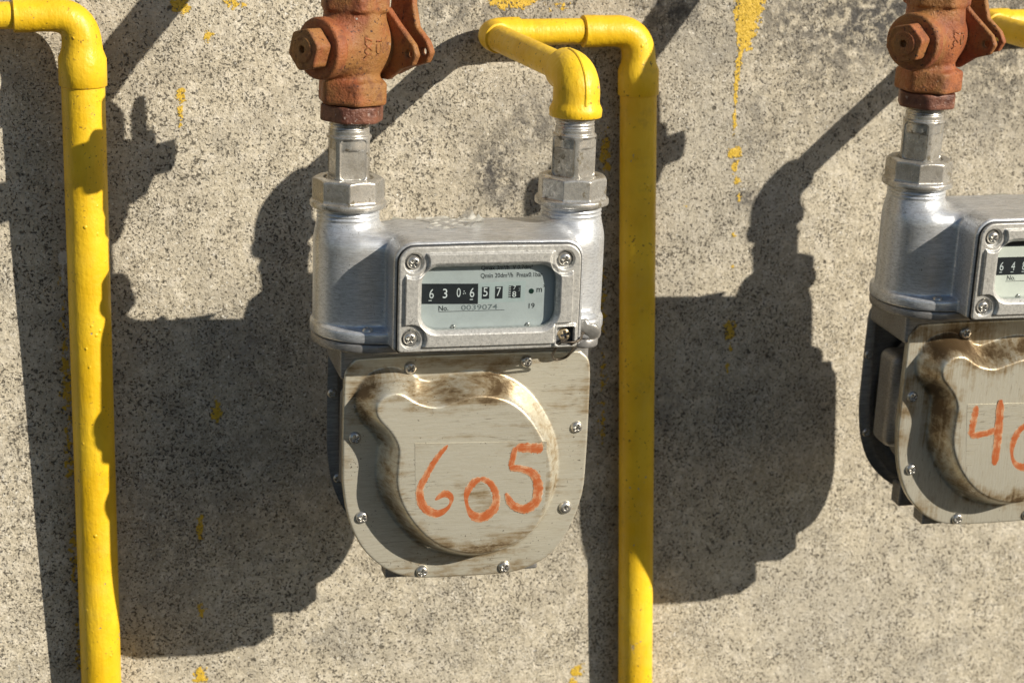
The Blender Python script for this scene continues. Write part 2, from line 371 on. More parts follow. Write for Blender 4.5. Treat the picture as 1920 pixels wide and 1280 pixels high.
def sheet(name, outer, inner, c, N, M_, hfun, rim, m, parent=None, extra=None, inrim=None):
    """radial sheet facing the viewer: height (towards the viewer) hfun(x,z), edges folded back by rim"""
    ang = np.linspace(0, 2*math.pi, N, endpoint=False); ro = ray_to(outer, c, ang)
    ri = ray_to(inner, c, ang) if inner is not None else np.full(N, 0.02)
    V = []; rows = []
    def row(r, dd, off=None):
        x, z = c[0]+np.cos(ang)*r, c[1]+np.sin(ang)*r
        d = hfun(x, z)+dd if off is None else np.full(N, float(off))
        rows.append(len(V)*N); V.append(np.stack([x, -d, z], 1))
    if inrim is not None: row(ri, 0, inrim)
    for k in range(M_+1):
        t = k/M_; row(ri+(ro-ri)*t if k < M_ else ro-0.0, 0)
    for q in (30, 60, 90):
        a = math.radians(q); row(ro+1.0*math.sin(a)*1.0, -(1-math.cos(a))*1.0)
    row(ro+1.0, 0, rim); row(ro-6, 0, rim)
    n = len(V); V = np.concatenate(V); F = []
    j = np.arange(N); k = (j+1) % N
    for i in range(n-1): F.append(np.stack([i*N+j, i*N+k, (i+1)*N+k, (i+1)*N+j], 1))
    o = mesh_obj(name, V, np.concatenate(F)[:, ::-1], m, parent)
    if extra: 
        for nm, fn in extra.items():
            at = o.data.attributes.new(nm, 'FLOAT', 'POINT'); at.data.foreach_set('value', fn(V[:, 0], V[:, 2]).astype(np.float32))
    return o
def plate_prism(name, poly, d0, d1, m, parent=None, plane='xz', bev=0.0):
    bm = bmesh.new(); vs = [bm.verts.new((x*MM, -d1*MM, z*MM)) for x, z in poly]; f = bm.faces.new(vs)
    r = bmesh.ops.extrude_face_region(bm, geom=[f])
    for v in r['geom']:
        if isinstance(v, bmesh.types.BMVert): v.co.y = -d0*MM
    bmesh.ops.recalc_face_normals(bm, faces=bm.faces)
    if bev: bmesh.ops.bevel(bm, geom=[e for e in bm.edges], offset=bev*MM, segments=2, affect='EDGES', profile=0.5)
    me = bpy.data.meshes.new(name); bm.to_mesh(me); bm.free(); me.materials.append(m)
    return link(name, me, parent)
def rrect(cx, cz, hx, hz, r, n=6):
    P = []
    for sx, sz, a0 in ((1, 1, 0), (-1, 1, 90), (-1, -1, 180), (1, -1, 270)):
        for i in range(n+1):
            a = math.radians(a0+90*i/n); P.append((cx+sx*(hx-r)+r*math.cos(a), cz+sz*(hz-r)+r*math.sin(a)))
    return P
def text(name, s, cx, cz, wdt, hgt, d, m, parent):
    """flat print on a plane facing the viewer, fitted to a box centred on (cx, cz)"""
    cu = bpy.data.curves.new(name, 'FONT'); cu.body = s; cu.size = 10; cu.resolution_u = 3; cu.offset = (0.0 if name == 'counter_digit' else 0.12)
    t = bpy.data.objects.new(name, cu); COL.objects.link(t)
    me = bpy.data.meshes.new_from_object(t.evaluated_get(bpy.context.evaluated_depsgraph_get()))
    bpy.data.objects.remove(t); bpy.data.curves.remove(cu)
    V = np.array([v.co[:] for v in me.vertices]); lo, hi = V.min(0), V.max(0)
    sx = wdt/(hi[0]-lo[0]); sz = hgt/(hi[1]-lo[1]) if hgt else sx
    for v in me.vertices:
        x = (v.co.x-(lo[0]+hi[0])/2)*sx+cx; z = (v.co.y-(lo[1]+hi[1])/2)*sz+cz; v.co = (x*MM, -d*MM, z*MM)
    me.name = name; me.materials.clear(); me.materials.append(m)
    return link(name, me, parent)
def catmull(pts, n=10):
    P = [np.array(p, float) for p in pts]; P = [2*P[0]-P[1]]+P+[2*P[-1]-P[-2]]; out = []
    for i in range(1, len(P)-2):
        for t in np.linspace(0, 1, n, endpoint=False):
            a, b, c, d = P[i-1:i+3]
            out.append(0.5*((2*b)+(-a+c)*t+(2*a-5*b+4*c-d)*t*t+(-a+3*b-3*c+d)*t**3))
    return out+[P[-2]]
def brush(name, strokes, d, m, parent, closed=False):
    V = []; F = []; UV = []; ED = []
    for si, (pts, wid) in enumerate(strokes):
        C_ = catmull(pts, 12); n = len(C_); L_ = 0
        wv = np.interp(np.linspace(0, 1, n), np.linspace(0, 1, len(wid)), wid)
        base = len(V); K = 7
        for i in range(n):
            t = C_[min(i+1, n-1)]-C_[max(i-1, 0)]; t = t/np.linalg.norm(t); nn = np.array([-t[1], t[0]])
            if i: L_ += np.linalg.norm(C_[i]-C_[i-1])
            e = min(i, n-1-i); cap = math.sqrt(min(1, (e+0.5)/3.0))
            for k in range(K):
                s = k/(K-1)*2-1; jit = 1+rng.normal(0, 0.09) if abs(s) == 1 else 1
                p = C_[i]+nn*s*wv[i]/2*cap*jit
                V.append((p[0], -(d+0.05+si*0.06+0.07*(1-s*s)), p[1])); UV.append((L_/3+si*9, s*0.5+si*3)); ED.append(abs(s)**2.5)
        for i in range(n-1):
            for k in range(K-1): a = base+i*K+k; F.append((a, a+1, a+K+1, a+K))
    o = mesh_obj(name, V, F, m, parent); uv = o.data.uv_layers.new(name="UVMap")
    for l in o.data.loops: uv.data[l.index].uv = UV[l.vertex_index]
    at = o.data.attributes.new('edge', 'FLOAT', 'POINT'); at.data.foreach_set('value', np.array(ED, np.float32))
    return o

# ------------------------------------------------------------------ the wall
def build_wall():
    def axis(lo, hi, a, b, st): return np.concatenate([np.linspace(lo, a, 8)[:-1], np.arange(a, b, st), np.linspace(b, hi, 8)])
    xs = axis(-2500, 2600, -430, 460, 2.5); zs = axis(-300, 2800, 860, 1470, 2.5)
    X, Z = np.meshgrid(xs, zs, indexing='ij'); x, z = X.ravel(), Z.ravel()
    y = 0.9*np.sin(x/61+1)*np.sin(z/83)+0.5*np.sin(x/23+z/31)
    V = np.stack([x, y*0.6, z], 1); nx, nz = X.shape
    i, j = np.meshgrid(np.arange(nx-1), np.arange(nz-1), indexing='ij'); a = (i*nz+j).ravel()
    o = mesh_obj('wall', V, np.stack([a, a+nz, a+nz+1, a+1], 1), MT['concrete']); o['kind'] = 'structure'
    def blobs(L):
        f = np.zeros(len(x))
        for bx, bz, rx, rz, s in L:
            bx, bz = -350+(bx+350)*1.0285, 1500+(bz-1500)*1.0285; f = np.maximum(f, s*np.exp(-((x-bx)/rx)**2-((z-bz)/rz)**2))
        return f
    paint = blobs([(-21.9, 1413, 20, 6, .75), (7, 1409, 14, 4, .5), (134.5, 1412, 10, 22, 1.25), (132, 1388, 6.5, 11, 1.0), (131.5, 1400, 8, 10, 1.1),
        (128.2, 1372, 2.6, 14, .75), (126.6, 1352, 2.0, 20, .7), (126, 1334, 2.0, 14, .72), (127.5, 1312, 5.5, 5, .85), (127.7, 1304, 2.5, 7, .75), (130, 1294, 4, 5, .5), (131.4, 1284, 3, 6, .52), (128, 1258, 4, 4, .45), (129, 1236, 3, 10, .42),
        (-227, 1362, 3.5, 6, .75), (-227.8, 1352, 2.5, 8, .6), (-228, 1344, 3, 2, .6), (-225, 1414.7, 8, 7, .7), (-209.8, 1397, 5, 5, .55),
        (-214.6, 1167, 4, 12, .62), (-228, 1093, 3.5, 12, .6), (-229, 1036, 3, 8, .55), (-232, 992, 6, 9, .62), (127.6, 1193, 5, 9, .75), (126.9, 1169, 3, 7, .55), (128, 1183, 3, 8, .5),
        (-302.5, 1230, 4, 60, .40), (-303, 1190, 5, 40, .52), (-305, 1145, 4, 30, .5), (-305, 1079, 5, 40, .5), (-306, 1020, 5, 40, .42),
        (38.3, 1315, 6, 30, .52), (37, 1221, 5, 40, .45), (38.9, 1134, 5, 30, .46), (39, 1170, 5, 30, .42), (22, 962, 8, 6, .62), (20, 953, 6, 6, .5), (-193.4, 1415, 10, 4, .6), (94.1, 1280, 2, 3, .5), (66, 1229, 4, 8, .42)])
    soot = 1.3*blobs([(246, 1394, 120, 32, .9), (306, 1385, 90, 45, .75), (194, 1376, 40, 30, .6), (162, 1398, 30, 22, .65), (81, 1404, 30, 18, .7), (-34, 1308, 20, 26, .8), (-10, 1338, 22, 18, .65), (-30, 1330, 30, 16, .4), (137, 1281, 10, 7, .75),
        (-51, 1408, 60, 18, .5), (320, 1350, 40, 40, .45), (274, 1330, 26, 16, .5), (150, 1330, 25, 30, .35), (190, 1336, 40, 25, .3), (140, 1318, 18, 14, .4), (62, 1310, 18, 60, .3), (-15, 1290, 40, 26, .3), (-290, 1390, 60, 25, .25), (60, 1120, 90, 130, .22), (-220, 1120, 90, 140, .22)])
    white = blobs([(-300.6, 1269, 3.2, 6, 1.0), (-301.4, 1258, 1.3, 9, .8), (-301.9, 1249, .9, 8, .7)])
    for nm, f in (('paint', paint), ('soot', soot), ('white', white)):
        at = o.data.attributes.new(nm, 'FLOAT', 'POINT'); at.data.foreach_set('value', f.astype(np.float32))
build_wall()

# ------------------------------------------------------------------ poses of the two meters (x right, y to the wall, z up; origin between the union nuts)
OFF = np.array([-350.0, -1124.0, 1500.0])
def pose(R, t):
    m = Matrix([list(r) for r in R]).to_4x4(); m.translation = Vector((np.array(t)+OFF)*MM); return m
POSE1 = pose([[0.998526, 0.04512, 0.030172], [-0.04434, 0.998677, -0.026033], [-0.031307, 0.024657, 0.999206]], [264.279, 984.092, -188.133])
POSE2 = pose([[0.998674, 0.046591, 0.021877], [-0.045221, 0.99721, -0.059398], [-0.024583, 0.05833, 0.997995]], [611.217, 975.258, -191.505])

# ------------------------------------------------------------------ gas meter
def screw_mesh(kind='cross', r=3.7):
    def h(x, z):
        q = np.hypot(x, z); d = 2.6*np.sqrt(np.clip(1-(q/(r*1.04))**2, 0, 1))*0.85
        if kind == 'cross':
            a, b = (x+z)*0.7071, (x-z)*0.7071
            s = np.minimum(np.maximum(np.abs(a)-2.0, np.abs(b)-0.5), np.maximum(np.abs(b)-2.0, np.abs(a)-0.5)); d = d-1.7*np.clip(0.5-s/0.3, 0, 1)
        else: d = np.minimum(d, 1.9)-1.6*np.clip(0.5-(q-1.1)/0.3, 0, 1)
        return d
    o = sheet('screw', lambda x, z: np.hypot(x, z)-(r-0.9), None, (0, 0), 40, 16, h, -1.0, MT['screw'])
    me = o.data; bpy.data.objects.remove(o); return me
SCREW, SOCKET = screw_mesh(), screw_mesh('socket', 3.9)
def put_screw(x, d, z, parent, me=None, rot=0, name='screw', s=1.0, label=None):
    o = link(name, me or SCREW, parent); o.location = Vector((x, -d, z))*MM; o.rotation_euler = (random.uniform(-.04, .04), rot, random.uniform(-.04, .04)); o.scale = (s, s, s)
    if label: o['label'] = label
    return o

PLATE = rrect(1.8, -42.7, 50, 28.8, 8.5, 8)
PLATE = [(x, z) for x, z in PLATE]
PLATE = [(x, max(z, -71.5)) for x, z in PLATE]
def f_plate(x, z):
    return smax(box2(x, z, 1.8, -42.7, 50, 28.8, 8.5)-0.0, -np.minimum(1e9, box2(x, z, 1.8, -90, 80, 18.6, 0)), 1.0)
def f_plate2(x, z):      # rounded above, nearly square below
    top = box2(x, z, 1.8, -48, 50, 34, 8.5); return smax(top, -71.4-z, 2.0)
def f_win(x, z): return box2(x, z, 1.3, -42.3, 37.8, 17.8, 9.5)
def f_raised(x, z):
    f = box2(x, z, 1.3, -43.1, 46.9, 26.1, 1.5)
    for cx, cz in ((-41.0, -22), (43.4, -22), (-42.2, -64.4)): f = smax(f, 8.2-np.hypot(x-cx, z-cz), 1.0)
    f = smax(f, -box2(x, z, 48, -68, 9.6, 10.4, 1.5), 1.0)
    return f
def h_bezel(x, z):
    d = 55.0+2.0*np.clip(0.5-f_raised(x, z)/0.6, 0, 1)
    wv = f_win(x, z); d = d-2.4*np.clip(1-wv/2.4, 0, 1)**1.3
    for cx, cz in ((-41.0, -22), (43.4, -22), (-42.2, -64.4)): d = d-1.6*np.clip(0.5-(np.hypot(x-cx, z-cz)-5.2)/0.6, 0, 1)
    pk = box2(x, z, 45.0, -65.2, 4.9, 5.0, 1.2); rim = box2(x, z, 44.8, -65.2, 6.4, 6.4, 1.5)
    d = np.where(rim < 0.5, np.maximum(d, 55.4+1.0*np.clip(0.5-rim/0.8, 0, 1)), d)
    d = d-5.6*np.clip(0.5-pk/0.4, 0, 1)
    return d
OUTLINE = [(-70.8, -98), (-71, -144), (-70.4, -158), (-67.3, -176), (-60.2, -192.5), (-50.5, -203.6), (-42, -209.6), (-33, -213.2), (-22, -214.9), (0, -215.4), (24, -215.2), (35, -213.8), (45, -210.2), (54.6, -204), (64.5, -189.5), (71.5, -169), (72.8, -147), (73, -110), (72.8, -96), (71.6, -89), (67.5, -84.6), (60, -83), (0, -82.5), (-58, -83), (-65.5, -84.8), (-69.6, -90)]
def dense(poly, n=8):
    Q = list(poly); P = np.array(catmull(Q[-2:]+Q+Q[:3], n)); return P[2*n:(2+len(Q))*n]
OUT_D = dense(OUTLINE, 3)
f_out = lambda x, z: poly_sdf(np.asarray(x, float), np.asarray(z, float), OUT_D)+1.0
FACE = [(-42.6, -139.5), (-42.4, -130.1), (-46.4, -121.5), (-54.3, -112.0), (-55.3, -105.2), (-50.5, -99.4), (-41.9, -98.6), (-31.6, -104.6), (-21.4, -107.0), (-12.4, -104.8), (-3.3, -102.2), (6.0, -101.7), (17.7, -104.4), (27.4, -110.2), (36.2, -120.3), (44.1, -135.3), (46.9, -149.9), (45.7, -164.4), (39.3, -179.2), (30.1, -187.5), (18.3, -192.3), (4.2, -194.3), (-11.3, -190.9), (-23.3, -183.9), (-32.9, -173.6), (-39.6, -162.2), (-42.8, -151.3)]
FACE_D = dense(FACE, 5)
def f_face(x, z): return poly_sdf(np.asarray(x, float), np.asarray(z, float), FACE_D)
def h_cover(x, z):
    t = np.clip(1-(f_face(x, z)+0.6)/9.8, 0, 1); s = t*t*(3-2*t); s = 0.6*s+0.4*t
    d = 26.0+18.5*s
    d = d+0.25*np.sin(x/19+2)*np.sin(z/15)
    d = d-1.6*np.exp(-((x+36.5)/2.8)**2-((z+92.5)/2.2)**2)+1.5*np.exp(-((x+31.5)/2.4)**2-((z+96.5)/3)**2)
    return d
def wear_tone(x, z):
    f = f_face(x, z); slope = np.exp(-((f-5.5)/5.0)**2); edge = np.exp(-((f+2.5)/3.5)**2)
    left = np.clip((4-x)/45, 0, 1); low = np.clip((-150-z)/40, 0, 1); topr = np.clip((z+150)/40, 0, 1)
    w_ = slope*(0.70+0.20*left)+0.45*edge  # brown on the side walls and face edge, stronger towards the left
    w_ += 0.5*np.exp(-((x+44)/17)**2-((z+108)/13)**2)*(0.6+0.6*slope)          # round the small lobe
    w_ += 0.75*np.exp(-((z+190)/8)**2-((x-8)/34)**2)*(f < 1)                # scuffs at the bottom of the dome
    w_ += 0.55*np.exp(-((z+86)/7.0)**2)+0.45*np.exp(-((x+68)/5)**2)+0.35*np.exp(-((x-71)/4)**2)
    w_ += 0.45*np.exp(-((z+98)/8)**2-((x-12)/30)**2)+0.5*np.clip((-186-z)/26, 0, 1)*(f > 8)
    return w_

SETBACK = Vector((5.0, 7.0, -2.2))*MM
COVER_AT = Vector((2.2, 7.0, 0.14))*MM
def seat(o):
    o.location = COVER_AT; o.scale = (1, 1, 1.0248); return o
def build_meter(mat4, label, cover_mat):
    M = empty('gas_meter', mat4, label, 'gas meter', 'gas meters on the wall')
    def casing(x, y, z):
        t = np.minimum(np.hypot(x-64.3, y), np.hypot(x+64.3, y))-17.4
        t = smax(t, slab(z, -73.3, -9), 0.8)
        body = smax(stad(x, y, 60, 22.5, -1.5), slab(z, -73.3, -14.3), 10.0)
        f = smin(t, body, 6.5)
        bx = smax(box2(x, z, 6.9, -49.4, 53.4, 36.2, 11), slab(y, -45.8, 10), 1.8); bx = smax(bx, -73.7-z, 0.8)
        f = smin(f, bx, 4.5)
        fl = smax(stad(x, y, 50.6, 34.4, 0), slab(z, -73.3, -66.6), 1.4)
        f = smin(f, fl, 1.6)
        lug = smax(np.hypot(x-66, y+27)-10.0, slab(z, -73.3, -62.0), 2.0); f = smin(f, lug, 3.0)
        return smax(f, -smax(box2(x, z, 6.3, -44.5, 39.5, 19.5, 9), slab(y, -90, -41.0), 0.5), 0.5)
    body = sdf_obj('upper_casing', casing, (-90, -58, -83), (90, 39, -5), 0.9, MT['casting'], M, smooth=3)
    put_screw(-57.3, 28.3, -66.4, body, name='flange_screw', s=0.85).rotation_euler = (math.radians(-90), 0, 0)
    for s in (-1, 1):
        lathe('threaded_spout', [(15.0, -12), (17.3, -9.4)]+thread(-9, -1, 17.5, 2.3, 0.75)+[(16, 0), (14, 0)], MT['casting'], M, at=(s*64.3, 0, 0))
    # lower casing between the covers
    def lower(x, y, z):
        nk = box3(x, y, z, (-70.5, -17.5, -98), (74, 33, -77.5), 2.0)
        core = smax(np.hypot(x-3.2, z+150)-62, slab(y, -18, 33), 2.0)
        ch = box3(x, y, z, (-64, 6, -176), (69, 29, -114), 6)
        f = smin(smin(nk, core, 4), ch, 5)
        ft = np.minimum(box3(x, y, z, (-42.0, -12, -221.8), (50, 1, -208), 1.2), box3(x, y, z, (-43, 20, -222.5), (47, 32, -207), 1.2))
        f = smin(f, ft, 4)
        fl = np.minimum(stad(x, y, 50.6, 33.8, 0), np.hypot(x-66, y+27)-9.4)
        return smin(f, smax(fl, slab(z, -79.0, -73.7), 1.3), 1.5)
    sdf_obj('lower_casing', lower, (-88, -40, -227), (88, 42, -71), 1.25, MT['lower'], M)
    # rear cover: the same pressing facing the wall
    rc = sheet('rear_cover', lambda x, z: f_out(x, z)+2.0, None, (1.5, -146), 160, 24, lambda x, z: 2.0+13*np.clip(1-f_face(-x, z)/11.5, 0, 1), 0.0, MT['lower'], M)
    V = np.array([v.co[:] for v in rc.data.vertices]); V[:, 1] = -V[:, 1]+0.037
    rc.data.vertices.foreach_set('co', V.ravel().astype(np.float32)); rc.data.flip_normals()
    rc.location = COVER_AT-Vector((2.6, 7.0, 0))*MM; rc.scale = (1, 1, 1.0248)
    for sx, sz in ((-66, -120), (-62, -172), (-25, -207)):
        q = put_screw(sx, -37.2, sz, rc, name='screw', s=0.8)
    cv = sheet('front_cover', f_out, None, (1.5, -146), 420, 110, h_cover, 21.5, cover_mat, M, {'wear_tone': wear_tone})
    seat(cv)
    for sx, sz, k in ((-33.2, -89.6, 0), (34.2, -88.3, 0), (-64.2, -128.6, 0), (65.8, -128.2, 0), (-59.4, -175.6, 0), (61.3, -176.5, 1), (-23.6, -210.5, 0), (25.6, -210.8, 0)):
        put_screw(sx, 26.1, sz, cv, SOCKET if k else None, random.uniform(0, 3), label='pale hex socket screw' if k else None)
    bz = sheet('bezel', f_plate2, f_win, (1.3, -42.3), 720, 64, h_bezel, 53.0, MT['bezel'], M, inrim=50.6)
    for sx, sz in ((-41, -22), (43.4, -22), (-42.2, -64.4)): put_screw(sx, 53.6, sz, bz, None, random.uniform(-.6, .6), s=1.02)
    s = put_screw(45.2, 51.8, -65.2, bz, None, 0.5, 'seal_screw', 1.2); s.data = SCREW.copy(); s.data.materials[0] = MT['brass']; s['label'] = 'dull brass coloured seal screw'
    gap_sheet = sheet('bezel_gap_shade', lambda x, z: f_plate2(x, z)-0.9, lambda x, z: f_plate2(x, z)+6, (1.3, -42.3), 160, 2, lambda x, z: np.full(np.shape(x), 53.4), 52.0, MT['black'], M, inrim=52.0)  # black sheet added to give the shaded gap round the bezel
    wg = plate_prism('window_glass', rrect(1.3, -42.3, 38.4, 18.4, 9.8), 53.2, 54.0, MT['glass'], M)
    for o in (bz, wg, gap_sheet): o.location = SETBACK
    return M

def dial_frame(M, plate_mat):
    dp = plate_prism('dial_plate', rrect(1.3, -42.3, 39.3, 19.3, 8), 48.8, 49.9, plate_mat, M)
    dp.location = SETBACK
    for x in (-17.5, 24.7): put_screw(x, 49.8, -59.8, dp, name='dial_screw', s=0.45)
    return dp

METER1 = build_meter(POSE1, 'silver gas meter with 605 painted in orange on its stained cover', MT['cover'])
METER2 = copy_tree(METER1); METER2.matrix_world = POSE2
METER2['label'] = 'silver gas meter with 40 painted in orange, cut off by the right edge'
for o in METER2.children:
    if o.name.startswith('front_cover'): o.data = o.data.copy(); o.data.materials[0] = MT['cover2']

# dial of the first meter
dp = dial_frame(METER1, MT['dial']); D = 49.93
plate_prism('counter_strip', [(-36.5, -34.8), (-4.1, -35.6), (-4.0, -47.1), (-36.5, -46.2)], D-.3, D+.05, MT['black'], dp)
plate_prism('counter_surround', [(-4.1, -35.2), (22.8, -34.6), (22.6, -46.4), (-3.9, -46.6)], D-.3, D+.04, MT['dpanel'], dp)
for x0, x1, z0, z1 in ((-1.9, 2.3, -37.5, -44.3), (5.5, 9.8, -37.4, -44.3), (13.2, 20.0, -37.2, -44.2)):
    plate_prism('black_dial_panel', [(x0, z0), (x1, z0), (x1, z1), (x0, z1)], D-.3, D+.10, MT['black'], dp)  # counter windows behind the single digits
for s, x, z, wv, hv in (('6', -30.0, -40.6, 2.5, 5.3), ('3', -22.5, -40.6, 2.5, 5.3), ('0', -14.9, -40.3, 2.2, 5.1), ('6', -7.4, -40.5, 2.5, 5.3), ('5', 0.1, -40.3, 2.5, 5.0), ('7', 7.6, -40.4, 2.5, 5.0), ('8', 16.4, -42.0, 2.2, 3.2)):
    text('counter_digit', s, x, z, wv, hv, D+.14, MT['white'], dp)
text('counter_digit', '7', 16.5, -38.3, 1.6, 2.1, D+.14, MT['white'], dp)
text('counter_digit', '3', 19.1, -39.4, 1.0, 2.2, D+.14, MT['faint'], dp)
bm_ = [(13.3, -37.6-i*1.05) for i in range(7)]
for x, z in bm_: plate_prism('scale_tick', [(x, z), (x+1.1, z), (x+1.1, z-.35), (x, z-.35)], D+.02, D+.16, MT['white'], dp)
for x, z in ((-11.9, -39.6), (-11.2, -40.8), (-12.2, -41.0)): plate_prism('print_speck', rrect(x, z, .28, .28, .2, 2), D, D+.12, MT['white'], dp)
for x in (-30.6, -7.6): plate_prism('print_dash', [(x-1, -44.2), (x+.8, -44.2), (x+.8, -44.6), (x-1, -44.6)], D, D+.12, MT['white'], dp)
plate_prism('unit_dot', rrect(26.1, -40.6, 1.5, 1.5, 1.49, 5), D-.3, D+.06, MT['green'], dp)
def mprint(s, x, z, wv, hv, dpl, m=None): return text('dial_print', s, x, z, wv, hv, D+.03, m or MT['black'], dpl)
mprint('m', 30.6, -40.1, 3.1, 2.4, dp); mprint('3', 33.2, -37.8, .9, 1.5, dp)
mprint('19', 26.6, -48.9, 3.4, 3.0, dp)
mprint('No.', -23.2, -48.9, 5.5, 2.9, dp)
plate_prism('print_rule', [(-26.0, -50.75), (11.2, -50.75), (11.2, -51.0), (-26.0, -51.0)], D-.2, D+.04, MT['black'], dp)
mprint('0039074', -3.1, -48.9, 20.5, 3.0, dp, MT['faint'])
mprint('Qmin 20dm\u00b3/h  Pmax0.1bar', 14.6, -31.4, 35, 3.1, dp)
mprint('Qmax 3m\u00b3/h  V 0.7dm\u00b3', 11.8, -27.0, 29, 3.1, dp)
# painted number and tape of the first meter
FD = 44.55
seat(plate_prism('number_tape', [(-33.4, -127.2), (43.0, -129.6), (43.6, -166), (41.5, -170.6), (-32.0, -167.6)], 43.6, FD+.07, MT['tape'], METER1))
FD += .08
seat(brush('painted_six', [([(-14.6, -129.0), (-20.2, -135.5), (-26.4, -146.0), (-30.0, -155.0), (-27.4, -164.5), (-19.5, -168.6), (-12.9, -165.2), (-11.6, -160.2), (-15.5, -157.6), (-21.0, -160.6)], [2.0, 3.4, 3.7, 4.4, 5.0, 5.2, 6.2, 6.2, 5.0, 2.0])], FD, MT['stroke'], METER1))
seat(brush('painted_zero', [([(5.0, -149.2), (0.2, -152.5), (-3.2, -160.0), (-0.6, -169.0), (6.2, -172.6), (13.0, -168.2), (14.6, -160.4), (10.8, -152.6), (5.0, -149.2)], [3.4, 4.4, 5.0, 5.5, 5.8, 5.4, 4.4, 3.6, 3.4])], FD, MT['stroke'], METER1))
seat(brush('painted_five', [([(41.0, -133.6), (34.5, -133.0), (25.0, -132.4)], [6.4, 6.0, 5.0]), ([(24.8, -132.0), (23.6, -138.0), (22.4, -144.0)], [3.4, 3.6, 3.8]), ([(21.6, -144.0), (29.0, -145.0), (36.0, -148.4), (39.2, -156.0), (37.6, -165.5), (31.0, -168.8), (24.0, -165.8), (20.0, -158.8)], [3.6, 4.4, 5.0, 5.8, 5.9, 5.2, 4.5, 2.8])], FD, MT['stroke'], METER1))

# dial and number of the second meter
dp = dial_frame(METER2, MT['dialw'])
plate_prism('counter_strip', [(-38.5, -35.4), (-4.1, -35.4), (-4.0, -46.3), (-38.5, -46.3)], D-.3, D+.05, MT['black'], dp)
for s, x in (('6', -30.7), ('4', -23.2), ('8', -15.9)): text('counter_digit', s, x, -40.9, 2.5, 5.3, D+.14, MT['white'], dp)
for x in (-30.9, -23.4, -16.2): plate_prism('print_dash', [(x-1, -44.4), (x+.8, -44.4), (x+.8, -44.8), (x-1, -44.8)], D, D+.12, MT['white'], dp)
mprint('No.', -23.6, -48.2, 5.5, 2.9, dp)
plate_prism('print_rule', [(-27.0, -50.2), (11.2, -50.2), (11.2, -50.45), (-27.0, -50.45)], D-.2, D+.04, MT['black'], dp)
plate_prism('black_dial_panel', rrect(-14, -27.0, 20, 1.9, .3, 2), D-.3, D+.10, MT['black'], dp)  # plain black band along the top of this dial
FD = 44.55
seat(plate_prism('number_tape', [(-36.5, -128.6), (42.0, -130.5), (42.5, -168), (-32.5, -168.4)], 43.6, FD+.07, MT['tape'], METER2))
FD += .08
seat(brush('painted_four', [([(-30.3, -129.5), (-31.0, -139), (-31.9, -148.6)], [4.2, 4.4, 4.4]), ([(-32.0, -148.8), (-22, -147.6), (-11.0, -144.6)], [4.2, 4.0, 4.6]), ([(-14.4, -126.5), (-13.2, -147.0), (-12.9, -168.5)], [5.4, 5.6, 5.2])], FD, MT['stroke'], METER2))
seat(brush('painted_zero', [([(6.4, -142.4), (0.2, -148.2), (-2.6, -158.7), (0.6, -167.8), (9.2, -171), (17, -165), (19, -155.5), (14.5, -146), (6.4, -142.4)], [3.6, 4.4, 4.4, 4.6, 4.8, 4.6, 4.4, 4, 3.6])], FD, MT['stroke'], METER2))

# ------------------------------------------------------------------ pipe unions (tailpiece and union nut)
def build_union(mat4, label, rot_nut, rot_tail):
    U = empty('pipe_union', mat4, label, 'pipe union', 'unions joining meters to pipes')
    def nut(x, y, z):
        o = smax(ngon(x, y, 8, 20.0, rot_nut), slab(z, -2, 14.0), 0.7)
        o = smax(o, (np.hypot(x, y)-18.2+(z-14)*1.6)/1.9, 0.8)
        f = smin(o, smax(np.hypot(x, y)-21.2, slab(z, -2.4, 1.2), 1.2), 1.6)
        return smax(f, -(smax(np.hypot(x, y)-13.6, slab(z, 12.6, 20), 0.4)), 0.4)
    sdf_obj('union_nut', nut, (-23, -23, -4), (23, 23, 16), 0.6, MT['nut'], U)
    def tail(x, y, z):
        f = smax(np.hypot(x, y)-12.4, slab(z, 8, 37.6), 0.8)
        for i in range(4):
            a = rot_tail+i*math.pi/2; u, v = x*math.cos(a)+y*math.sin(a), -x*math.sin(a)+y*math.cos(a)
            f = smax(f, -smax(box2(v, z, 0, 24.8, 7.4, 11.2, 2.5), 9.5-u, 0.25), 0.35)
        f = smin(f, smax(np.hypot(x, y)-11.2, slab(z, 30, 41), 0.5), 0.8)
        return f
    sdf_obj('tailpiece', tail, (-14, -14, 6), (14, 14, 43), 0.55, MT['nut'], U)
    lathe('pipe_thread', [(9, 38)]+thread(40.4, 47.5, 11.1, 1.9, 0.6)+[(10, 48), (8, 48)], MT['nut'], U)
    return U
def at(P, x, y, z): return P @ Matrix.Translation(Vector((x, y, z))*MM)
build_union(at(POSE1, -64.3, 0, 0), 'worn silver union nut under the red valve, on the inlet of the meter numbered 605', math.radians(-97), math.radians(-84))
build_union(at(POSE1, 64.4, 0, 0), 'chipped silver union nut under the yellow elbow, on the outlet of the meter numbered 605', math.radians(-75), math.radians(-52))
build_union(at(POSE2, -64.3, 0, 0), 'silver union nut under the cut off red valve at the right', math.radians(-70), math.radians(-50))
build_union(at(POSE2, 64.4, 0, 0), 'silver union on the outlet of the right hand meter, beyond the picture edge', math.radians(-80), math.radians(-60))

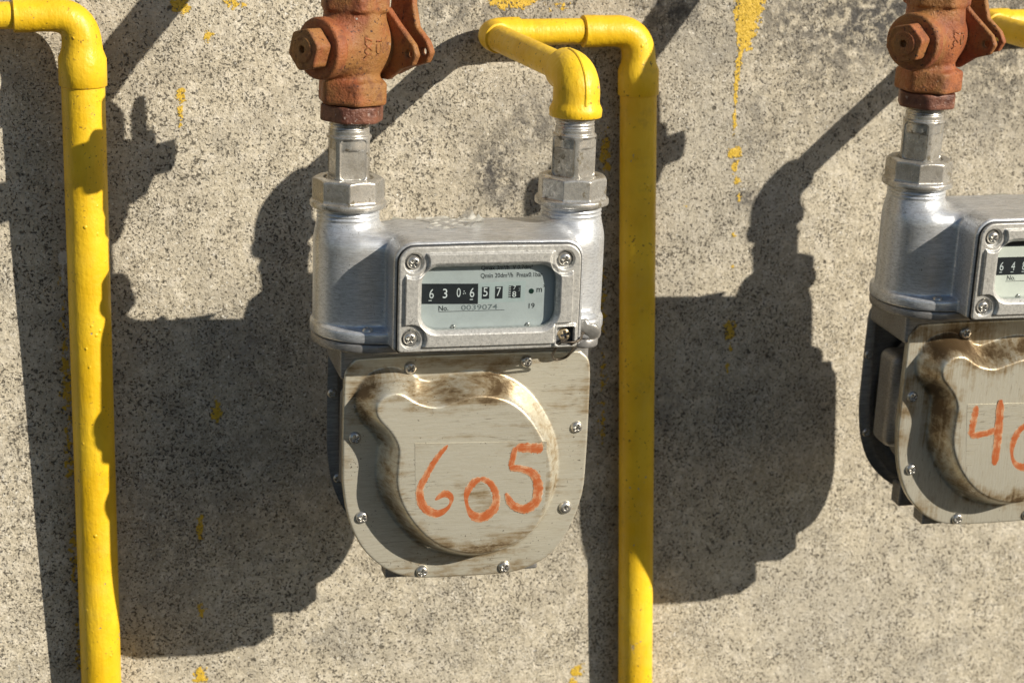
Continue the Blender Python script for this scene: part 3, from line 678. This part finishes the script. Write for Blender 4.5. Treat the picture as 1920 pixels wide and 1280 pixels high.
# ------------------------------------------------------------------ red shutoff valves
NX, NY = -0.82, -0.572          # direction of the plug axis, towards the cap (left and out from the wall)
EX, EY = 0.572, -0.82           # along the ears (right and out from the wall)
def build_valve(mat4, label, supply):
    A = empty('shutoff_valve', mat4, label, 'gas valve', 'red shutoff valves above the meters')
    def hexp(x, y, z, r, z0, z1, rot=-math.pi/2): return smax(smax(ngon(x, y, 6, r, rot), np.hypot(x, y)-r*0.97, 1.0), slab(z, z0, z1), 2.2)
    def body(x, y, z):
        n = x*NX+y*NY; e = x*EX+y*EY
        f = hexp(x, y, z, 20.2, 54.8, 67.6)
        f = smin(f, smax(np.hypot(x, y)-(13.2+0.12*np.abs(z-80)), slab(z, 60, 110), 0.5), 4.0)
        rr = np.hypot(x, y)-(17.6-0.010*(z-92)**2); f = smin(f, smax(rr, slab(z, 74, 108), 1.5), 3.0)
        f = smin(f, smax(np.hypot(e, z-85.5)-15.6, slab(n, -19, 21), 1.0), 4.5)
        f = smin(f, hexp(x, y, z, 20.2, 104.6, 121), 1.2)
        return f
    sdf_obj('valve_body', body, (-24, -24, 52), (24, 24, 124), 0.85, MT['red'], A)
    def lk(x, y, z): return smax(smax(ngon(x, y, 6, 18.6, -math.pi/2-0.42), np.hypot(x, y)-17.6, 0.8), slab(z, 45.2, 54.4), 1.4)
    sdf_obj('lock_nut', lk, (-21, -21, 43), (21, 21, 57), 0.8, MT['rust'], A)
    def cap(x, y, z):
        n = x*NX+y*NY; e = x*EX+y*EY; q = np.hypot(e, z-85.5)
        return smax(q-16.6, slab(n, 19.5, 27.5), 2.2)
    cp = sdf_obj('plug_cap', cap, (-44, -38, 66), (4, 12, 105), 0.8, MT['red'], A)
    def hx(x, y, z):
        n = x*NX+y*NY; e = x*EX+y*EY; q = np.hypot(e, z-85.5)
        h = smax(smax(ngon(e, z-85.5, 6, 12.0, 0.25), q-11.6, 0.6), slab(n, 26, 37.5), 1.2)
        h = smin(h, smax(q-7.0, slab(n, 30, 38.3), 0.6), 0.5)
        return smax(h, -smax(q-2.0, 35-n, 0.4), 0.4)
    sdf_obj('hex_head', hx, (-46, -38, 70), (-4, 4, 101), 0.7, MT['red'], cp)
    def ear_fn(n0, n1, poly, hole, k=1.4):
        def f(x, y, z):
            n = x*NX+y*NY; e = x*EX+y*EY
            s = poly_sdf(e, z, poly)-2.2; s = smax(s, 2.1-np.hypot(e-hole[0], z-hole[1]), 0.5)
            return smax(s, slab(n, n0, n1), k)
        return f
    fe = ear_fn(-18.6, -14.4, [(2, 104), (9, 104.5), (16, 98), (28.5, 87.5), (30.5, 83.5), (28.5, 79.5), (20, 76.5), (11, 70), (2, 70)], (27, 83.5))
    sdf_obj('locking_ear', fe, (-2, -26, 64), (36, 26, 110), 0.8, MT['red'], A)
    le = ear_fn(-29.5, -25.2, [(-14, 92), (-10, 98), (3, 99), (5, 128), (15, 128), (16.5, 108), (20, 96), (28.5, 89), (31, 84.5), (29, 80.5), (18, 77), (8, 72), (-8, 73), (-13, 80)], (27.5, 84.5))
    def lever(x, y, z):
        n = x*NX+y*NY; e = x*EX+y*EY; f = le(x, y, z)
        f = smin(f, smax(np.hypot(e, z-86)-10.5, slab(n, -27, -12), 1.0), 2.0)
        return smin(f, smax(ngon(e, z-86, 6, 9.0, 0.2), slab(n, -40, -29), 1.0), 0.6)
    sdf_obj('lever', lever, (0, -18, 66), (48, 40, 133), 0.85, MT['red'], A)
    # raised casting marks, reading upwards, wrapped on the barrel
    a0 = math.radians(-66)
    for s, du in (('YX7', -2.4), ('CI', 4.4)):
        t = text('cast_marking', s, 0, 0, 11.5 if len(s) == 3 else 7.5, 4.2, 0, MT['red'], A)
        me = t.data; bm = bmesh.new(); bm.from_mesh(me); r = bmesh.ops.extrude_face_region(bm, geom=bm.faces[:])
        for v in r['geom']:
            if isinstance(v, bmesh.types.BMVert): v.co.y = -0.0007
        for v in bm.verts:
            u, hgt = v.co.x*1000, v.co.z*1000; zz = 87.0+u; aa = a0+(du-hgt)/17.0; lo, hi = 8.0, 30.0
            for _ in range(24):
                md = (lo+hi)/2
                if body(md*math.cos(aa), md*math.sin(aa), np.float64(zz)) < 0: lo = md
                else: hi = md
            rr = lo-0.3-v.co.y*1000; v.co = Vector((rr*math.cos(aa), rr*math.sin(aa), zz))*MM
        bmesh.ops.recalc_face_normals(bm, faces=bm.faces); bm.to_mesh(me); bm.free()
    # the pipe that feeds the valve, bending back to the wall above
    P = [(0, 0, 118), (0, 0, 126)]+[(0, 10-10*math.cos(q), 126+10*math.sin(q)) for q in np.linspace(0.1, 1.05, 6)]
    e = P[-1]; P += [(supply[0]*t, e[1]+0.8*t, e[2]+0.44*t) for t in (4, 20, 170)]
    tube('supply_pipe', P, [12.5, 12.5]+[12.5]*6+[12.5, 11, 11], MT['yellow'], A)
    return A
build_valve(at(POSE1, -63.8, 0, 0) @ Matrix.Rotation(0.018, 4, 'Y'), 'red painted gas valve with hex cap above the meter numbered 605', (0.0,))
build_valve(at(POSE2, -64.2, 0, 0) @ Matrix.Rotation(0.05, 4, 'Z'), 'red painted gas valve at the upper right, cut off by the top and right edges', (0.0,))

# ------------------------------------------------------------------ yellow gas pipes
def bend(c, u, v, r, a0=0.0, a1=90.0, n=8):
    c, u, v = Vector(c), Vector(u), Vector(v)
    return [c+u*r*math.cos(math.radians(a0+(a1-a0)*i/n))+v*r*math.sin(math.radians(a0+(a1-a0)*i/n)) for i in range(n+1)]
def wall_run(parent, root, corner, foot, rh=8.2, rv=11.9, left_end=None):
    """horizontal run at root -> reducing elbow at corner -> riser down to foot"""
    R, Cn, Fo = Vector(root), Vector(corner), Vector(foot)
    hdir = (Cn-R).normalized(); vdir = (Fo-Cn).normalized(); b = 17
    s0 = Cn-hdir*b; s1 = Cn+vdir*b
    tube('wall_pipe', [R, s0-hdir*2], rh, MT['yellow'], parent)
    arcp = [s0.lerp(Cn, t).lerp(Cn.lerp(s1, t), t) for t in np.linspace(0, 1, 11)]
    pts = [s0-hdir*21, s0-hdir*20.4, s0-hdir*12, s0-hdir*6]+arcp+[s1+vdir*3, s1+vdir*8, s1+vdir*23.4, s1+vdir*24]
    rr = [rh+1.1, rh+1.9, rh+1.9, rh+1.6]+list(np.linspace(rh+1.7, rv-1.0, 11))+[rv-0.6, rv+1.3, rv+1.3, rv+0.6]
    tube('elbow_fitting', pts, rr, MT['yellow'], parent, 36)
    tube('riser_pipe', [s1+vdir*12]+[s1+vdir*(12+(Fo-s1).length*t) for t in (.25, .5, .75)]+[Fo+vdir*500], rv, MT['yellow'], parent, 40)
def outlet(parent, P, root, hdir):
    """malleable elbow on the meter's outlet, the arm back to the wall and the elbow at its root"""
    def W(x, y, z): return (P @ (Vector((x, y, z))*MM))/MM
    e = W(64.4, 0, 70.5); Rt = Vector(root); back = (Rt-e).normalized(); upv = (W(64.4, 0, 80)-W(64.4, 0, 60)).normalized()
    base = W(64.4, 0, 47)
    p = [base, base+upv*0.5, base+upv*4.2, base+upv*5.4, base+upv*7.5, base+upv*9, base+upv*13]
    r = [14.2, 14.8, 15.0, 14.6, 13.5, 13.2, 13.3]
    s0 = base+upv*13; co = base+upv*23.5; s1 = co+back*13
    for t in np.linspace(0.1, 1, 10): p.append(s0.lerp(co, t).lerp(co.lerp(s1, t), t)); r.append(13.3-1.0*t)
    p += [s1+back*4, s1+back*4.8]; r += [12.2, 9.0]
    tube('outlet_elbow', p, r, MT['yellow'], parent, 40)
    # casting rib round the outside of the elbow
    side = upv.cross(back).normalized(); rib = []
    for i in range(4, len(p)-2):
        t = (p[i+1]-p[i-1]).normalized(); nn = side.cross(t)
        if nn.dot(upv-back) < 0: nn = -nn
        rib.append(p[i]+nn*(r[i]-0.55))
    tube('casting_rib', rib, 1.25, MT['yellow'], parent, 10)
    hd = Vector(hdir).normalized()
    tube('outlet_arm', [s1, s1+back*30, Rt-back*12], 8.2, MT['yellow'], parent)
    a, b = Rt-back*13, Rt+hd*15; ctrl = Rt
    p = [a-back*6, a-back*5.4]+[a.lerp(ctrl, t).lerp(ctrl.lerp(b, t), t) for t in np.linspace(0, 1, 9)]+[b+hd*5.4, b+hd*6]
    tube('root_elbow', p, [8.6, 9.4]+[9.5]*9+[9.4, 8.6], MT['yellow'], parent)
def pipe_thing(name, base, label):
    return empty(name, Matrix.Translation(Vector((0, 0, 0))), label, 'gas pipe', 'yellow gas pipes on the wall')
G = pipe_thing('gas_pipe', None, 'yellow gas pipe between the two meters, bent over to the outlet of meter 605')
c1, f1 = (65.0, -16, 1391.2), (72.1, -13, 936.9)
outlet(G, POSE1, (-35, -16, 1392.2), (1, 0, 0)); wall_run(G, (-20, -16, 1392.2), c1, f1)
G2 = pipe_thing('gas_pipe', None, 'yellow vertical gas pipe at the left edge with an elbow at the top corner')
wall_run(G2, (-460, -31, 1412.6), (-281.8, -31, 1410.7), (-292.8, -13.4, 986.8), 7.8, 12.5)
G3 = pipe_thing('gas_pipe', None, 'yellow gas pipe just showing at the top right corner, behind the cut off red valve')
outlet(G3, POSE2, (310, -16, 1390), (1, 0, -.02)); wall_run(G3, (326, -16, 1390), (420, -16, 1389), (428, -13, 940))

# ------------------------------------------------------------------ lead seal on its wire
S = empty('lead_seal', at(POSE1, 67.8, -35.5, -69), 'flat grey lead seal on a twisted wire at the lower right of the glass window', 'seal')
V = []; F = []; n, mseg = 20, 10
def seal(x, y, z):
    u = x*0.93+z*-0.36; v = x*0.36+z*0.93; w_ = y+0.35*v
    f = np.sqrt((u/6.6)**2+(v/5.4)**2+(w_/2.6)**2)-1; f = f*2.6
    nkk = smax(np.hypot(x+3.2, y+0.4)-1.9, slab(z, 0, 7.6), 1.5); return smin(f, nkk, 1.6)
sdf_obj('seal_disc', seal, (-9, -6, -8), (9, 6, 11), 0.5, MT['lead'], S)
def wire(name, pts, r=0.42):
    q = catmull([np.array(p, float) for p in pts], 6); return tube(name, [tuple(a) for a in q], r, MT['wire'], S, 8)
# points relative to the seal: (x, y, z)
wire('seal_wire', [(-17, -14, 0.3), (-21, -13.5, -2.8), (-22.4, -6, -11), (-18.8, 2, -16.5), (-12.6, 1, -15), (-10.6, -6, -8), (-14, -14, -3), (-8.7, -12.5, -.8), (-5, -3, .4)], 0.7)
wire('seal_wire', [(-20.5, -14.6, -1.6), (-15, -15.8, -1.4), (-10, -13.4, -1.6), (-6, -6, -.6), (-3, -1, 0)], 0.55)

# ------------------------------------------------------------------ scraps on top of the meters
def scrap(name, P, cx, cy, hx, hy, z, amp, m, label, curl=0.0, seed=1):
    r = np.random.default_rng(seed); ph = r.uniform(0, 6, 8); n = 26
    V = []; F = []
    for i in range(n):
        for j in range(n):
            u, v = i/(n-1)*2-1, j/(n-1)*2-1
            k = 1+0.18*math.sin(3*math.atan2(v, u)+ph[0])+0.1*math.sin(7*math.atan2(v, u)+ph[1])
            x, y = cx+u*hx*k, cy+v*hy*k
            h = amp*(abs(math.sin(u*4+v*3+ph[2]))+0.7*abs(math.sin(u*7-v*5+ph[3]))+0.4*abs(math.sin(u*3+v*11+ph[4])))
            h += curl*max(0, u-0.45)**1.3*(1.2+math.sin(v*4+ph[5]))
            V.append((x-curl*0.25*max(0, u-.5), y, z+0.3+h))
    for i in range(n-1):
        for j in range(n-1): a = i*n+j; F.append((a, a+n, a+n+1, a+1))
    o = mesh_obj(name, V, F, m); o.matrix_world = P
    return tag(o, label, 'plastic scrap' if m is MT['film'] else 'paper scrap')
scrap('paper_scrap', POSE1, -20, 2, 14, 14, -14.6, 0.6, MT['flake'], 'crumpled grey paper remnant stuck on top of the meter numbered 605', seed=4)
scrap('plastic_scrap', POSE1, -6, -2, 16, 15, -14.3, 1.0, MT['film'], 'torn clear plastic scrap curling up on top of the meter numbered 605', curl=7, seed=2)
scrap('paper_scrap', POSE2, -20, -3, 22, 17, -14.9, 0.35, MT['flake'], 'flat greenish grey paper remnant on top of the right hand meter', seed=9)
